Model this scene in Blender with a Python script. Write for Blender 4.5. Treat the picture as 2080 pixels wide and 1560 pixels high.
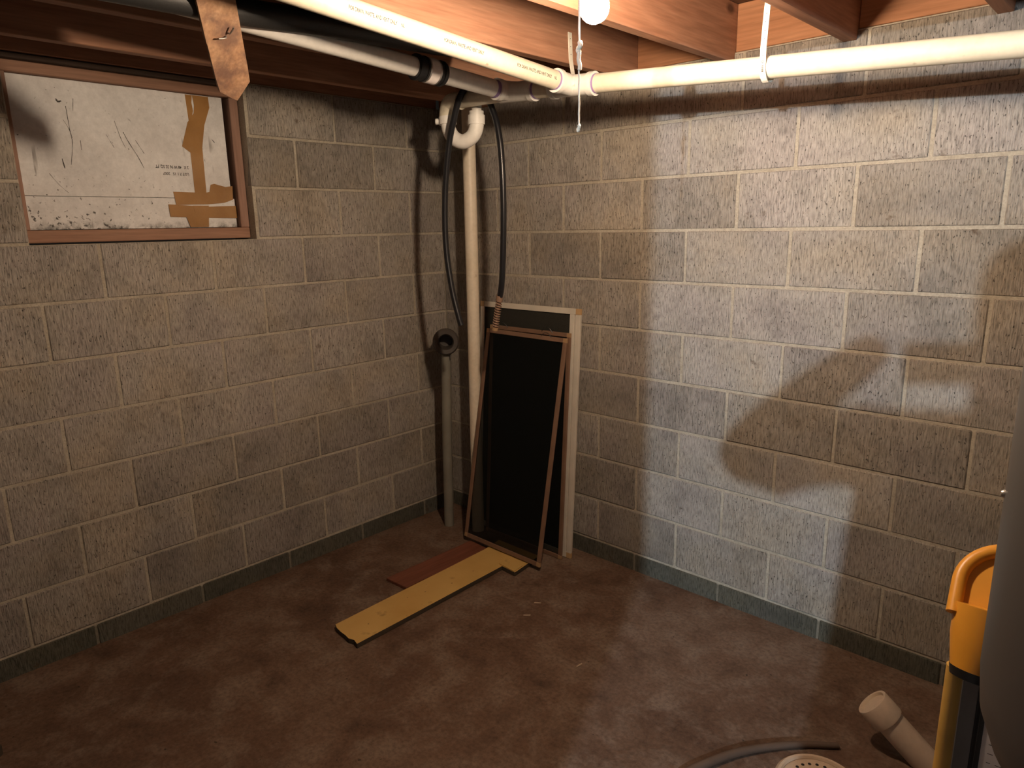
import bpy, bmesh, math, random
from mathutils import Vector, Matrix
random.seed(7)
for o in list(bpy.data.objects): bpy.data.objects.remove(o)
SC = bpy.context.scene
COL = SC.collection

# ------------------------------------------------------------------ camera
CAM = Vector((2.8144, -2.4741, 1.5376))
yaw, pitch, roll, FPX = 2.3280, -0.2233, -0.0193, 1415.4
_d = Vector((math.cos(pitch)*math.cos(yaw), math.cos(pitch)*math.sin(yaw), math.sin(pitch)))
_r = Vector((math.sin(yaw), -math.cos(yaw), 0)); _u = _r.cross(_d)
_r2 = math.cos(roll)*_r + math.sin(roll)*_u
_u2 = -math.sin(roll)*_r + math.cos(roll)*_u
cd = bpy.data.cameras.new('camera'); cam = bpy.data.objects.new('camera', cd); COL.objects.link(cam)
M4 = Matrix((( _r2.x, _u2.x, -_d.x, CAM.x), (_r2.y, _u2.y, -_d.y, CAM.y), (_r2.z, _u2.z, -_d.z, CAM.z), (0, 0, 0, 1)))
cam.matrix_world = M4
cd.sensor_fit = 'HORIZONTAL'; cd.sensor_width = 36.0; cd.lens = FPX/2080*36.0
cd.clip_start = 0.02
SC.camera = cam

# ------------------------------------------------------------------ world, exposure
w = bpy.data.worlds.new('world'); SC.world = w; w.use_nodes = True
w.node_tree.nodes['Background'].inputs[0].default_value = (0.03, 0.026, 0.022, 1)
w.node_tree.nodes['Background'].inputs[1].default_value = 0.25
vs = SC.view_settings
vs.view_transform = 'Standard'; vs.look = 'None'; vs.gamma = 1.0; vs.use_curve_mapping = False
vs.exposure = 0.0
BULB_STRENGTH = 1230.0            # bare warm bulb over the corner
BULB_COLOR = (1.0, 0.765, 0.548)
NEXT_STRENGTH = 25500.0            # cool white bulb in the next room
NEXT_COLOR = (0.70, 0.86, 1.0)
BULB = Vector((1.86, -1.193, 1.977))
NEXT = Vector((3.47, -5.5, 2.06))

# ------------------------------------------------------------------ node helpers
def mat(name): 
    m = bpy.data.materials.new(name); m.use_nodes = True
    nt = m.node_tree; b = nt.nodes['Principled BSDF']
    return m, nt, b
def nd(nt, typ, **kw):
    n = nt.nodes.new(typ)
    for k, v in kw.items():
        if k.startswith('i_'):
            key = k[2:]
            key = int(key) if key.isdigit() else key.replace('_', ' ')
            n.inputs[key].default_value = v
        else: setattr(n, k, v)
    return n
def link(nt, a, b): nt.links.new(a, b)
def coords(nt, scale=(1, 1, 1), space='pos', rot=(0, 0, 0)):
    if space == 'pos': s = nd(nt, 'ShaderNodeNewGeometry').outputs['Position']
    else: s = nd(nt, 'ShaderNodeTexCoord').outputs['Object']
    m = nd(nt, 'ShaderNodeMapping'); m.inputs['Scale'].default_value = scale; m.inputs['Rotation'].default_value = rot
    link(nt, s, m.inputs['Vector']); return m.outputs[0]
def noise(nt, vec, scale, detail=4, rough=.55, dist=0):
    n = nd(nt, 'ShaderNodeTexNoise', i_Scale=scale, i_Detail=detail, i_Roughness=rough, i_Distortion=dist)
    link(nt, vec, n.inputs['Vector']); return n.outputs['Fac']
def ramp(nt, fac, stops, interp='LINEAR'):
    r = nd(nt, 'ShaderNodeValToRGB'); cr = r.color_ramp; cr.interpolation = interp
    while len(cr.elements) < len(stops): cr.elements.new(.5)
    for e, (p, c) in zip(cr.elements, stops):
        e.position = p; e.color = (c[0], c[1], c[2], 1) if hasattr(c, '__len__') else (c, c, c, 1)
    link(nt, fac, r.inputs[0]); return r.outputs[0]
def mix(nt, fac, a, b, mode='MIX'):
    n = nd(nt, 'ShaderNodeMix', data_type='RGBA', blend_type=mode)
    for s, v in ((n.inputs[0], fac), (n.inputs[6], a), (n.inputs[7], b)):
        if hasattr(v, 'is_linked') or hasattr(v, 'links'): link(nt, v, s)
        elif hasattr(v, '__len__'): s.default_value = (v[0], v[1], v[2], 1)
        else: s.default_value = v
    return n.outputs[2]
def mth(nt, op, a, b=None):
    n = nd(nt, 'ShaderNodeMath', operation=op)
    for s, v in ((n.inputs[0], a), (n.inputs[1], b)):
        if v is None: continue
        if hasattr(v, 'links'): link(nt, v, s)
        else: s.default_value = v
    return n.outputs[0]
def bump(nt, b, h, strength, dist=.01):
    n = nd(nt, 'ShaderNodeBump', i_Strength=strength, i_Distance=dist)
    link(nt, h, n.inputs['Height']); link(nt, n.outputs[0], b.inputs['Normal'])
def plain(name, col, rough=.5, metal=0.0, spec=.5, var=.12, nscale=12, bmp=0.0):
    m, nt, b = mat(name)
    v = coords(nt); f = noise(nt, v, nscale, 5)
    lo = tuple(c*(1-var) for c in col); hi = tuple(min(1, c*(1+var)) for c in col)
    link(nt, ramp(nt, f, [(.3, lo), (.7, hi)]), b.inputs['Base Color'])
    b.inputs['Roughness'].default_value = rough; b.inputs['Metallic'].default_value = metal
    b.inputs['Specular IOR Level'].default_value = spec
    if bmp: bump(nt, b, noise(nt, v, nscale*8, 3), bmp, .002)
    return m

# ------------------------------------------------------------------ materials
def block_material(name, base, tint_lo, tint_hi, green=False):
    m, nt, b = mat(name)
    rnd = nd(nt, 'ShaderNodeObjectInfo').outputs['Random']
    col = ramp(nt, rnd, [(0, tint_lo), (.5, base), (1, tint_hi)])
    big = noise(nt, coords(nt, (1, 1, 1)), 5.5, 5, .6)
    col = mix(nt, 1.0, col, ramp(nt, big, [(.30, .74), (.5, 1.0), (.72, 1.10)]), 'MULTIPLY')
    # vertical drag marks of the block face
    st = noise(nt, coords(nt, (250, 250, 34)), 1.0, 4, .6)
    col = mix(nt, 1.0, col, ramp(nt, st, [(.30, .50), (.50, 1.0), (.70, 1.30)]), 'MULTIPLY')
    hue = noise(nt, coords(nt, (1, 1, 1)), 3.1, 3, .5)
    col = mix(nt, 1.0, col, ramp(nt, hue, [(.36, (1.03, .99, .92)), (.5, (1, 1, 1)), (.64, (.99, .98, 1.02))]), 'MULTIPLY')
    # pits
    pv = coords(nt, (190, 190, 84))
    pits = noise(nt, pv, 1.0, 2, .5)
    pm = ramp(nt, pits, [(.655, 0.0), (.70, 1.0)])
    col = mix(nt, mth(nt, 'MULTIPLY', pm, .78), col, (.052, .045, .040))
    # brown blotches
    bl = noise(nt, coords(nt, (1, 1, 1)), 17, 4, .7)
    gate = noise(nt, coords(nt, (1, 1, 1)), 1.7, 2, .5)
    bm_ = mth(nt, 'MULTIPLY', ramp(nt, bl, [(.60, 0.0), (.72, 1.0)]), ramp(nt, gate, [(.47, 0.0), (.60, 1.0)]))
    col = mix(nt, mth(nt, 'MULTIPLY', bm_, .7), col, (.085, .050, .028))
    link(nt, col, b.inputs['Base Color'])
    b.inputs['Roughness'].default_value = .92; b.inputs['Specular IOR Level'].default_value = .22
    h = mth(nt, 'SUBTRACT', mth(nt, 'MULTIPLY', st, .9), mth(nt, 'MULTIPLY', pm, .8))
    bump(nt, b, h, .8, .007)
    return m
M_BLOCK = block_material('block_concrete', (.342, .308, .266), (.276, .247, .212), (.392, .358, .315))
M_DAMP = block_material('damp_block_concrete', (.105, .102, .080), (.090, .088, .069), (.120, .114, .092))
def mortar():
    m, nt, b = mat('mortar')
    v = coords(nt); f = noise(nt, v, 9, 6, .65); g = noise(nt, v, 160, 3)
    c = ramp(nt, f, [(.3, (.365, .318, .245)), (.7, (.490, .440, .355))])
    sep = nd(nt, 'ShaderNodeSeparateXYZ'); link(nt, nd(nt, 'ShaderNodeNewGeometry').outputs['Position'], sep.inputs[0])
    dz = mth(nt, 'ADD', sep.outputs['Z'], mth(nt, 'MULTIPLY', f, .03))
    dm = nd(nt, 'ShaderNodeMapRange', i_1=.098, i_2=.088, i_3=0.0, i_4=.75); link(nt, dz, dm.inputs[0])
    c = mix(nt, dm.outputs[0], c, (.13, .12, .09))
    c = mix(nt, 1.0, c, ramp(nt, g, [(.3, .8), (.7, 1.1)]), 'MULTIPLY')
    link(nt, c, b.inputs['Base Color']); b.inputs['Roughness'].default_value = .95
    b.inputs['Specular IOR Level'].default_value = .2
    bump(nt, b, g, .4, .004); return m
M_MORTAR = mortar()
def floor_material():
    m, nt, b = mat('stained_concrete')
    v = coords(nt)
    a = noise(nt, v, 1.7, 8, .62, .4); c2 = noise(nt, v, 6.5, 8, .68, .3); g = noise(nt, v, 70, 5, .65)
    col = ramp(nt, a, [(.32, (.086, .047, .030)), (.5, (.124, .072, .046)), (.68, (.162, .105, .073))])
    col = mix(nt, ramp(nt, c2, [(.47, 0.0), (.66, .75)]), col, (.205, .150, .113))
    col = mix(nt, ramp(nt, c2, [(.30, .75), (.44, 0.0)]), col, (.055, .031, .021))
    col = mix(nt, 1.0, col, ramp(nt, g, [(.28, .62), (.5, 1.0), (.72, 1.28)]), 'MULTIPLY')
    sp = noise(nt, v, 260, 1, .5)
    col = mix(nt, ramp(nt, sp, [(.77, 0.0), (.80, .5)]), col, (.42, .36, .30))
    dk = noise(nt, v, 46, 1, .5)
    col = mix(nt, ramp(nt, dk, [(.765, 0.0), (.79, .8)]), col, (.03, .022, .017))
    link(nt, col, b.inputs['Base Color'])
    link(nt, ramp(nt, c2, [(.3, .62), (.7, .85)]), b.inputs['Roughness'])
    b.inputs['Specular IOR Level'].default_value = .3
    bump(nt, b, mth(nt, 'ADD', g, mth(nt, 'MULTIPLY', c2, 2.0)), .25, .006)
    return m
M_FLOOR = floor_material()
def wood(name, lo, hi, axis='y', rough=.7, knots=True):
    m, nt, b = mat(name)
    sc = {'y': (14, .9, 14), 'x': (.9, 14, 14), 'z': (14, 14, .9)}[axis]
    v = coords(nt, sc); f = noise(nt, v, 1.6, 6, .6, .8)
    fine = noise(nt, coords(nt, tuple(s*9 for s in sc)), 1.0, 3, .5)
    col = ramp(nt, f, [(.3, lo), (.68, hi)])
    col = mix(nt, 1.0, col, ramp(nt, fine, [(.3, .82), (.7, 1.1)]), 'MULTIPLY')
    if knots:
        sk = {'y': (9, 5, 9), 'x': (5, 9, 9), 'z': (9, 9, 5)}[axis]
        vo = nd(nt, 'ShaderNodeTexVoronoi', feature='F1', i_Scale=.62); link(nt, coords(nt, sk), vo.inputs['Vector'])
        col = mix(nt, ramp(nt, vo.outputs['Distance'], [(.05, .85), (.12, 0.0)]), col, tuple(c*.28 for c in lo))
    link(nt, col, b.inputs['Base Color'])
    b.inputs['Roughness'].default_value = rough; b.inputs['Specular IOR Level'].default_value = .3
    bump(nt, b, fine, .2, .002); return m
M_JOIST = wood('joist_wood', (.30, .140, .082), (.44, .235, .145), 'y')
M_RIM = wood('rim_wood', (.34, .150, .07), (.46, .225, .115), 'x')
M_FRAMEY = wood('window_frame_wood_y', (.26, .135, .085), (.36, .205, .135), 'y', knots=False)
M_FRAMEZ = wood('window_frame_wood_z', (.26, .145, .10), (.35, .21, .155), 'z', knots=False)
M_PLANK = wood('hanging_plank_wood', (.36, .19, .105), (.52, .32, .19), 'z', knots=False)
def stain_plank():
    nt = M_PLANK.node_tree; b = nt.nodes['Principled BSDF']; src = b.inputs['Base Color'].links[0].from_socket
    st = noise(nt, coords(nt), 16, 4, .6)
    link(nt, mix(nt, ramp(nt, st, [(.42, 0.0), (.60, .72)]), src, (.150, .088, .072)), b.inputs['Base Color'])
stain_plank()
def pvc(name, col, dirt=.25):
    m, nt, b = mat(name)
    v = coords(nt); f = noise(nt, v, 5, 6, .65); g = noise(nt, v, 55, 4)
    c = mix(nt, ramp(nt, f, [(.45, 0.0), (.75, dirt)]), col, (.48, .39, .24))
    c = mix(nt, 1.0, c, ramp(nt, g, [(.3, .93), (.7, 1.04)]), 'MULTIPLY')
    dk = noise(nt, v, 40, 2, .5)
    c = mix(nt, ramp(nt, dk, [(.72, 0.0), (.78, .35)]), c, (.25, .13, .06))
    link(nt, c, b.inputs['Base Color']); b.inputs['Roughness'].default_value = .45
    b.inputs['Specular IOR Level'].default_value = .4; return m
M_PVC = pvc('old_pvc', (.74, .68, .54), .3)
M_PVCNEW = pvc('white_pvc', (.80, .78, .73), .06)
M_PVCSTAND = pvc('standpipe_pvc', (.72, .63, .50), .35)
M_PRIMER = plain('purple_primer', (.30, .20, .42), .5)
M_BLACK = plain('black_rubber', (.012, .012, .013), .42, bmp=.1)
M_INSUL = plain('black_pipe_sleeve', (.022, .022, .022), .5, bmp=.25, nscale=20)
M_HOSE = plain('black_hose_rubber', (.010, .010, .012), .33)
M_STEEL = plain('worn_steel', (.55, .53, .50), .35, metal=.9)
M_RUST = plain('rusty_spring_steel', (.30, .19, .13), .6, metal=.3)
M_INK = plain('printed_ink', (.05, .045, .04), .7)
M_STRAP = plain('strap_plastic', (.78, .74, .64), .5)
M_CORD = plain('cotton_cord', (.80, .74, .60), .9)
def foam():
    m, nt, b = mat('foam_board')
    v = coords(nt); f = noise(nt, v, 4.5, 7, .65)
    c = ramp(nt, f, [(.3, (.58, .565, .55)), (.6, (.76, .75, .735))])
    g = noise(nt, v, 60, 5, .7)
    c = mix(nt, 1.0, c, ramp(nt, g, [(.3, .88), (.7, 1.06)]), 'MULTIPLY')
    # mildew specks, denser toward the bottom edge and lower left corner
    sep = nd(nt, 'ShaderNodeSeparateXYZ'); link(nt, nd(nt, 'ShaderNodeNewGeometry').outputs['Position'], sep.inputs[0])
    low = nd(nt, 'ShaderNodeMapRange', i_1=1.78, i_2=1.54, i_3=0.0, i_4=1.0); link(nt, sep.outputs['Z'], low.inputs[0])
    lef = nd(nt, 'ShaderNodeMapRange', i_1=-1.35, i_2=-1.80, i_3=0.25, i_4=1.0); link(nt, sep.outputs['Y'], lef.inputs[0])
    dens = mth(nt, 'MULTIPLY', mth(nt, 'ADD', low.outputs[0], .12), lef.outputs[0])
    s1 = noise(nt, v, 75, 3, .6)
    sm = ramp(nt, mth(nt, 'ADD', s1, mth(nt, 'MULTIPLY', dens, .13)), [(.70, 0.0), (.76, .9)])
    c = mix(nt, sm, c, (.055, .048, .04))
    edge = nd(nt, 'ShaderNodeMapRange', i_1=1.585, i_2=1.552, i_3=0.0, i_4=1.0); link(nt, sep.outputs['Z'], edge.inputs[0])
    s2 = noise(nt, v, 28, 5, .7)
    c = mix(nt, mth(nt, 'MULTIPLY', edge.outputs[0], ramp(nt, s2, [(.42, 0.0), (.62, .9)])), c, (.06, .055, .045))
    # scratches
    sv = coords(nt, (1, 30, 3.4), rot=(math.radians(28), 0, 0))
    s3 = noise(nt, sv, 1.0, 2, .5); gt = noise(nt, v, 7, 2)
    c = mix(nt, mth(nt, 'MULTIPLY', ramp(nt, s3, [(.685, 0.0), (.72, .75)]), ramp(nt, gt, [(.5, 0.0), (.6, 1.0)])), c, (.16, .14, .12))
    link(nt, c, b.inputs['Base Color']); b.inputs['Roughness'].default_value = .8
    bump(nt, b, g, .15, .003); return m
M_FOAM = foam()
def tape():
    m, nt, b = mat('brown_packing_tape')
    v = coords(nt); f = noise(nt, v, 9, 4)
    link(nt, ramp(nt, f, [(.3, (.30, .155, .05)), (.7, (.39, .21, .075))]), b.inputs['Base Color'])
    b.inputs['Roughness'].default_value = .16; b.inputs['Specular IOR Level'].default_value = .6
    bump(nt, b, noise(nt, v, 22, 3), .25, .006); return m
M_TAPE = tape()
def screen_mesh(name, alpha, col=(.012, .013, .012)):
    m, nt, b = mat(name)
    b.inputs['Base Color'].default_value = (*col, 1); b.inputs['Roughness'].default_value = .85
    b.inputs['Specular IOR Level'].default_value = .15
    t = nd(nt, 'ShaderNodeBsdfTransparent'); t.inputs[0].default_value = (1, 1, 1, 1)
    g = noise(nt, coords(nt), 600, 1)
    mx = nd(nt, 'ShaderNodeMixShader'); link(nt, ramp(nt, g, [(.3, alpha-.05), (.7, alpha+.05)]), mx.inputs[0])
    link(nt, t.outputs[0], mx.inputs[1]); link(nt, b.outputs[0], mx.inputs[2])
    link(nt, mx.outputs[0], nt.nodes['Material Output'].inputs[0]); return m
M_MESH = screen_mesh('insect_mesh', .52, (.006, .007, .006))
M_MESH2 = screen_mesh('storm_mesh', .86, (.035, .033, .027))
M_WHITEAL = plain('white_painted_aluminium', (.62, .57, .48), .5, var=.08)
M_BROWNAL = plain('brown_painted_aluminium', (.20, .115, .072), .5, var=.15)
M_CORNER = plain('yellowed_corner_plastic', (.52, .33, .16), .5)
M_CORNERB = plain('tan_corner_plastic', (.36, .22, .11), .5)
def yellow_board():
    m, nt, b = mat('yellow_painted_board')
    v = coords(nt); f = noise(nt, v, 5, 6); s = noise(nt, v, 11, 3, .6); d = noise(nt, v, 42, 1)
    c = ramp(nt, f, [(.3, (.52, .315, .09)), (.7, (.62, .40, .13))])
    c = mix(nt, ramp(nt, s, [(.64, 0.0), (.74, .6)]), c, (.26, .16, .045))
    c = mix(nt, ramp(nt, d, [(.745, 0.0), (.77, .9)]), c, (.10, .065, .025))
    link(nt, c, b.inputs['Base Color']); b.inputs['Roughness'].default_value = .6; return m
M_YBOARD = yellow_board()
M_DARKWOOD = plain('dark_wood_edge', (.05, .035, .022), .8)
M_REDBOARD = wood('red_brown_laminate', (.155, .052, .030), (.21, .078, .046), 'y', rough=.45, knots=False)
M_GREYPIPE = plain('grey_painted_pipe', (.20, .19, .155), .6)
M_IRON = plain('dark_cast_iron', (.055, .045, .037), .6, bmp=.2)
M_CLEAN = pvc('dusty_cleanout_pvc', (.55, .43, .32), .6)
M_DRAIN = pvc('dusty_drain_plastic', (.56, .42, .30), .4)
M_HOLE = plain('drain_hole_dark', (.015, .012, .01), .9)
M_FHOSE = plain('dusty_floor_hose', (.10, .062, .042), .7, bmp=.2)
M_YPLASTIC = plain('orange_yellow_plastic', (.74, .33, .035), .38, var=.06)
M_YPOLE = plain('yellow_painted_pole', (.60, .36, .085), .5)
M_GREYBAR = plain('grey_painted_bar', (.26, .24, .23), .5)
M_TANK = plain('grey_painted_steel_tank', (.075, .070, .066), .42, var=.10, nscale=4)
M_PAPER = plain('white_paper', (.78, .72, .69), .8)
M_LABELY = plain('yellow_label_edge', (.65, .42, .05), .6)
M_DARK = plain('dark_wood_back', (.05, .03, .02), .9)
M_SUBFLOOR = wood('subfloor_wood', (.11, .055, .032), (.18, .095, .055), 'x')
M_PLASTER = plain('dark_parged_wall', (.085, .075, .065), .9)
M_CLOTH = plain('dark_jacket_cloth', (.05, .05, .06), .9)
M_SKIN = plain('skin', (.45, .28, .20), .6)
M_HAIR = plain('brown_hair', (.05, .03, .02), .7)
M_PORC = plain('white_porcelain', (.75, .72, .66), .3)
M_DEBRIS = plain('pale_wood_chip', (.45, .34, .24), .9)
def emitter(name, col, strength):
    m = bpy.data.materials.new(name); m.use_nodes = True; nt = m.node_tree
    nt.nodes.remove(nt.nodes['Principled BSDF'])
    e = nd(nt, 'ShaderNodeEmission'); e.inputs[0].default_value = (*col, 1); e.inputs[1].default_value = strength
    link(nt, e.outputs[0], nt.nodes['Material Output'].inputs[0]); return m
M_BULB = emitter('glowing_bulb_glass', BULB_COLOR, BULB_STRENGTH)
M_NEXT = emitter('glowing_cool_bulb_glass', NEXT_COLOR, NEXT_STRENGTH)

# ------------------------------------------------------------------ mesh helpers
def mesh_obj(name, me, m, parent=None, loc=None):
    o = bpy.data.objects.new(name, me)
    if m is not None and not me.materials: me.materials.append(m)
    COL.objects.link(o)
    if loc is not None: o.location = loc
    if parent is not None: o.parent = parent
    return o
def fin(bm, name, m, parent=None, smooth=False, loc=None, sharp=40):
    bmesh.ops.recalc_face_normals(bm, faces=bm.faces)
    me = bpy.data.meshes.new(name); bm.to_mesh(me); bm.free()
    if smooth:
        for p in me.polygons: p.use_smooth = True
        try: me.set_sharp_from_angle(angle=math.radians(sharp))
        except Exception: pass
    return mesh_obj(name, me, m, parent, loc)
def tag(o, label, cat, group=None, kind=None):
    if label: o['label'] = label
    if cat: o['category'] = cat
    if group: o['group'] = group
    if kind: o['kind'] = kind
    return o
def empty(name, loc=(0, 0, 0)):
    o = bpy.data.objects.new(name, None); o.empty_display_size = .05
    COL.objects.link(o); o.location = loc; return o
def add_box(bm, lo, hi, bev=0.0, mtx=None):
    r = bmesh.ops.create_cube(bm, size=1.0); vs_ = r['verts']
    c = [(a+b)/2 for a, b in zip(lo, hi)]; s = [abs(b-a) for a, b in zip(lo, hi)]
    for v in vs_: v.co = Vector((v.co.x*s[0]+c[0], v.co.y*s[1]+c[1], v.co.z*s[2]+c[2]))
    if bev:
        ed = list({e for v in vs_ for e in v.link_edges})
        g = bmesh.ops.bevel(bm, geom=ed, offset=bev, segments=1, affect='EDGES', profile=.5)
        vs_ = [v for v in g['verts']] 
    if mtx is not None:
        bmesh.ops.transform(bm, matrix=mtx, verts=list({v for v in vs_}))
def box(name, lo, hi, m, parent=None, bev=.002, smooth=False):
    bm = bmesh.new(); add_box(bm, lo, hi, bev); return fin(bm, name, m, parent, smooth)
def frame_of(t):
    t = t.normalized(); a = Vector((0, 0, 1)) if abs(t.z) < .9 else Vector((1, 0, 0))
    e1 = t.cross(a).normalized(); return e1, e1.cross(t).normalized()
def add_tube(bm, pts, rad, seg=20, cap=True):
    pts = [Vector(p) for p in pts]; n = len(pts)
    rads = rad if hasattr(rad, '__len__') else [rad]*n
    tang = [(pts[min(i+1, n-1)]-pts[max(i-1, 0)]).normalized() for i in range(n)]
    e1, e2 = frame_of(tang[0]); rings = []
    for i in range(n):
        if i:
            q = tang[i-1].rotation_difference(tang[i]); e1 = q @ e1; e2 = q @ e2
        ring = [bm.verts.new(pts[i]+rads[i]*(math.cos(2*math.pi*k/seg)*e1+math.sin(2*math.pi*k/seg)*e2)) for k in range(seg)]
        rings.append(ring)
    for a, b in zip(rings, rings[1:]):
        for k in range(seg): bm.faces.new((a[k], a[(k+1) % seg], b[(k+1) % seg], b[k]))
    if cap:
        bm.faces.new(rings[0]); bm.faces.new(list(reversed(rings[-1])))
def tube(name, pts, rad, m, parent=None, seg=20, cap=True):
    bm = bmesh.new(); add_tube(bm, pts, rad, seg, cap); return fin(bm, name, m, parent, True)
def spline(pts, n=8):
    P = [Vector(p) for p in pts]; out = []
    for i in range(len(P)-1):
        p0, p1, p2, p3 = P[max(i-1, 0)], P[i], P[i+1], P[min(i+2, len(P)-1)]
        for k in range(n):
            t = k/n
            out.append(.5*((2*p1)+(p2-p0)*t+(2*p0-5*p1+4*p2-p3)*t*t+(3*p1-p0-3*p2+p3)*t**3))
    out.append(P[-1]); return out
def ring_tube(name, a, b, ro, ri, m, parent=None, seg=24):
    """hollow sleeve between a and b"""
    a, b = Vector(a), Vector(b); bm = bmesh.new(); e1, e2 = frame_of(b-a); R = []
    for (p, r) in ((a, ri), (a, ro), (b, ro), (b, ri)):
        R.append([bm.verts.new(p+r*(math.cos(2*math.pi*k/seg)*e1+math.sin(2*math.pi*k/seg)*e2)) for k in range(seg)])
    for i in range(4):
        A, B = R[i], R[(i+1) % 4]
        for k in range(seg): bm.faces.new((A[k], A[(k+1) % seg], B[(k+1) % seg], B[k]))
    return fin(bm, name, m, parent, True)
def prism(name, poly, z0, z1, m, parent=None, mtx=None, bev=0.0, m_side=None):
    bm = bmesh.new()
    lo = [bm.verts.new((x, y, z0)) for x, y in poly]; hi = [bm.verts.new((x, y, z1)) for x, y in poly]
    bm.faces.new(list(reversed(lo))); bm.faces.new(hi)
    n = len(poly); side = []
    for k in range(n): side.append(bm.faces.new((lo[k], lo[(k+1) % n], hi[(k+1) % n], hi[k])))
    if m_side is not None:
        for f_ in side: f_.material_index = 1
    if bev: bmesh.ops.bevel(bm, geom=[e for e in bm.edges], offset=bev, segments=1, affect='EDGES', profile=.5)
    if mtx is not None: bmesh.ops.transform(bm, matrix=mtx, verts=bm.verts)
    o = fin(bm, name, m, parent)
    if m_side is not None: o.data.materials.append(m_side)
    return o
def lathe(name, prof, m, parent=None, mtx=None, seg=32):
    bm = bmesh.new(); R = []
    for r, z in prof:
        R.append([bm.verts.new((r*math.cos(2*math.pi*k/seg), r*math.sin(2*math.pi*k/seg), z)) for k in range(seg)] if r > 1e-5 else [bm.verts.new((0, 0, z))])
    for A, B in zip(R, R[1:]):
        for k in range(seg):
            k2 = (k+1) % seg
            if len(A) == 1 and len(B) == 1: continue
            if len(A) == 1: bm.faces.new((A[0], B[k2], B[k]))
            elif len(B) == 1: bm.faces.new((A[k], A[k2], B[0]))
            else: bm.faces.new((A[k], A[k2], B[k2], B[k]))
    if mtx is not None: bmesh.ops.transform(bm, matrix=mtx, verts=bm.verts)
    return fin(bm, name, m, parent, True)
def axis_mtx(p, direction):
    d_ = Vector(direction).normalized(); return Matrix.Translation(Vector(p)) @ d_.to_track_quat('Z', 'Y').to_matrix().to_4x4()
def text_mesh(body, size):
    c = bpy.data.curves.new('lettering', 'FONT'); c.body = body; c.size = size; c.extrude = 0; c.resolution_u = 2; c.offset = size*.022
    o = bpy.data.objects.new('lettering_tmp', c); COL.objects.link(o)
    dg = bpy.context.evaluated_depsgraph_get(); dg.update()
    me = bpy.data.meshes.new_from_object(o.evaluated_get(dg))
    bpy.data.objects.remove(o); bpy.data.curves.remove(c); me.materials.clear()
    return me
def text_on(name, body, size, fn, m, parent, fit=None):
    me = text_mesh(body, size)
    xs = [v.co.x for v in me.vertices]; x0, x1 = min(xs), max(xs)
    s = (fit/(x1-x0)) if fit else 1.0
    for v in me.vertices: v.co = fn((v.co.x-x0)*s, v.co.y*(1 if not fit else 1))
    return mesh_obj(name, me, m, parent)

# ------------------------------------------------------------------ setting: floor, block walls, ceiling
HB = .2032; J0 = .085; WTOP = J0+10*HB; JOINT = .0095
XMAX, YMIN = 4.6, -6.2
tag(box('floor', (-.25, YMIN-.1, -.12), (XMAX+.1, .25, 0), M_FLOOR, bev=0), None, None, kind='structure')

BCACHE = {}
def block_mesh(key, sx, sy, sz, m):
    if key in BCACHE: return BCACHE[key]
    bm = bmesh.new(); add_box(bm, (-sx/2, -sy/2, -sz/2), (sx/2, sy/2, sz/2), .0035)
    bmesh.ops.recalc_face_normals(bm, faces=bm.faces)
    me = bpy.data.meshes.new('block'); bm.to_mesh(me); bm.free(); me.materials.append(m)
    BCACHE[key] = me; return me
DEP = .05
def lay(parent, side, u0, u1, z0, z1, m):
    """one block; u runs along the wall from the corner"""
    L, H = round(u1-u0, 4), round(z1-z0, 4)
    j = random.uniform(-.0012, .0018)
    if side == 'right':
        me = block_mesh(('r', L, H, m.name), L, DEP, H, m)
        o = mesh_obj('block', me, m, parent, ((u0+u1)/2, DEP/2-j, (z0+z1)/2))
        o.rotation_euler = (random.uniform(-.003, .003), random.uniform(-.002, .002), random.uniform(-.003, .003))
    else:
        me = block_mesh(('l', L, H, m.name), DEP, L, H, m)
        o = mesh_obj('block', me, m, parent, (-DEP/2+j, -(u0+u1)/2, (z0+z1)/2))
        o.rotation_euler = (random.uniform(-.002, .002), random.uniform(-.003, .003), random.uniform(-.003, .003))
    return o
def courses(parent, side, u_first, phase_even_course_even, umax, hole=None):
    """u_first: position of joint k=0"""
    for c in range(-1, 10):
        z0 = J0+c*HB+JOINT/2; z1 = J0+(c+1)*HB-JOINT/2
        if c == -1: z0 = -.03
        even = (c % 2 == 0) == phase_even_course_even
        k = -8 if even else -9
        js = []
        while True:
            u = u_first+k*HB
            if u > umax: break
            if u > .03: js.append(u)
            k += 2
        edges = [0.0]+js+[umax]
        m = M_DAMP if c == -1 else M_BLOCK
        for a, b in zip(edges, edges[1:]):
            a2 = a+(JOINT/2 if a > 0 else 0.001); b2 = b-JOINT/2
            if b2-a2 < .02: continue
            if hole and c in hole[2]:
                h0, h1 = hole[0], hole[1]
                if a2 < h0: 
                    if min(b2, h0)-a2 > .015: lay(parent, side, a2, min(b2, h0), z0, z1, m)
                if b2 > h1:
                    if b2-max(a2, h1) > .015: lay(parent, side, max(a2, h1), b2, z0, z1, m)
                continue
            lay(parent, side, a2, b2, z0, z1, m)
# right wall (plane y = 0): recessed mortar body with blocks proud of it
wr = box('wall_right', (-.2, .0032, -.05), (XMAX, .20, WTOP-.001), M_MORTAR, bev=0)
tag(wr, None, None, kind='structure')
courses(wr, 'right', 1.2144, False, 3.9)
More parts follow.
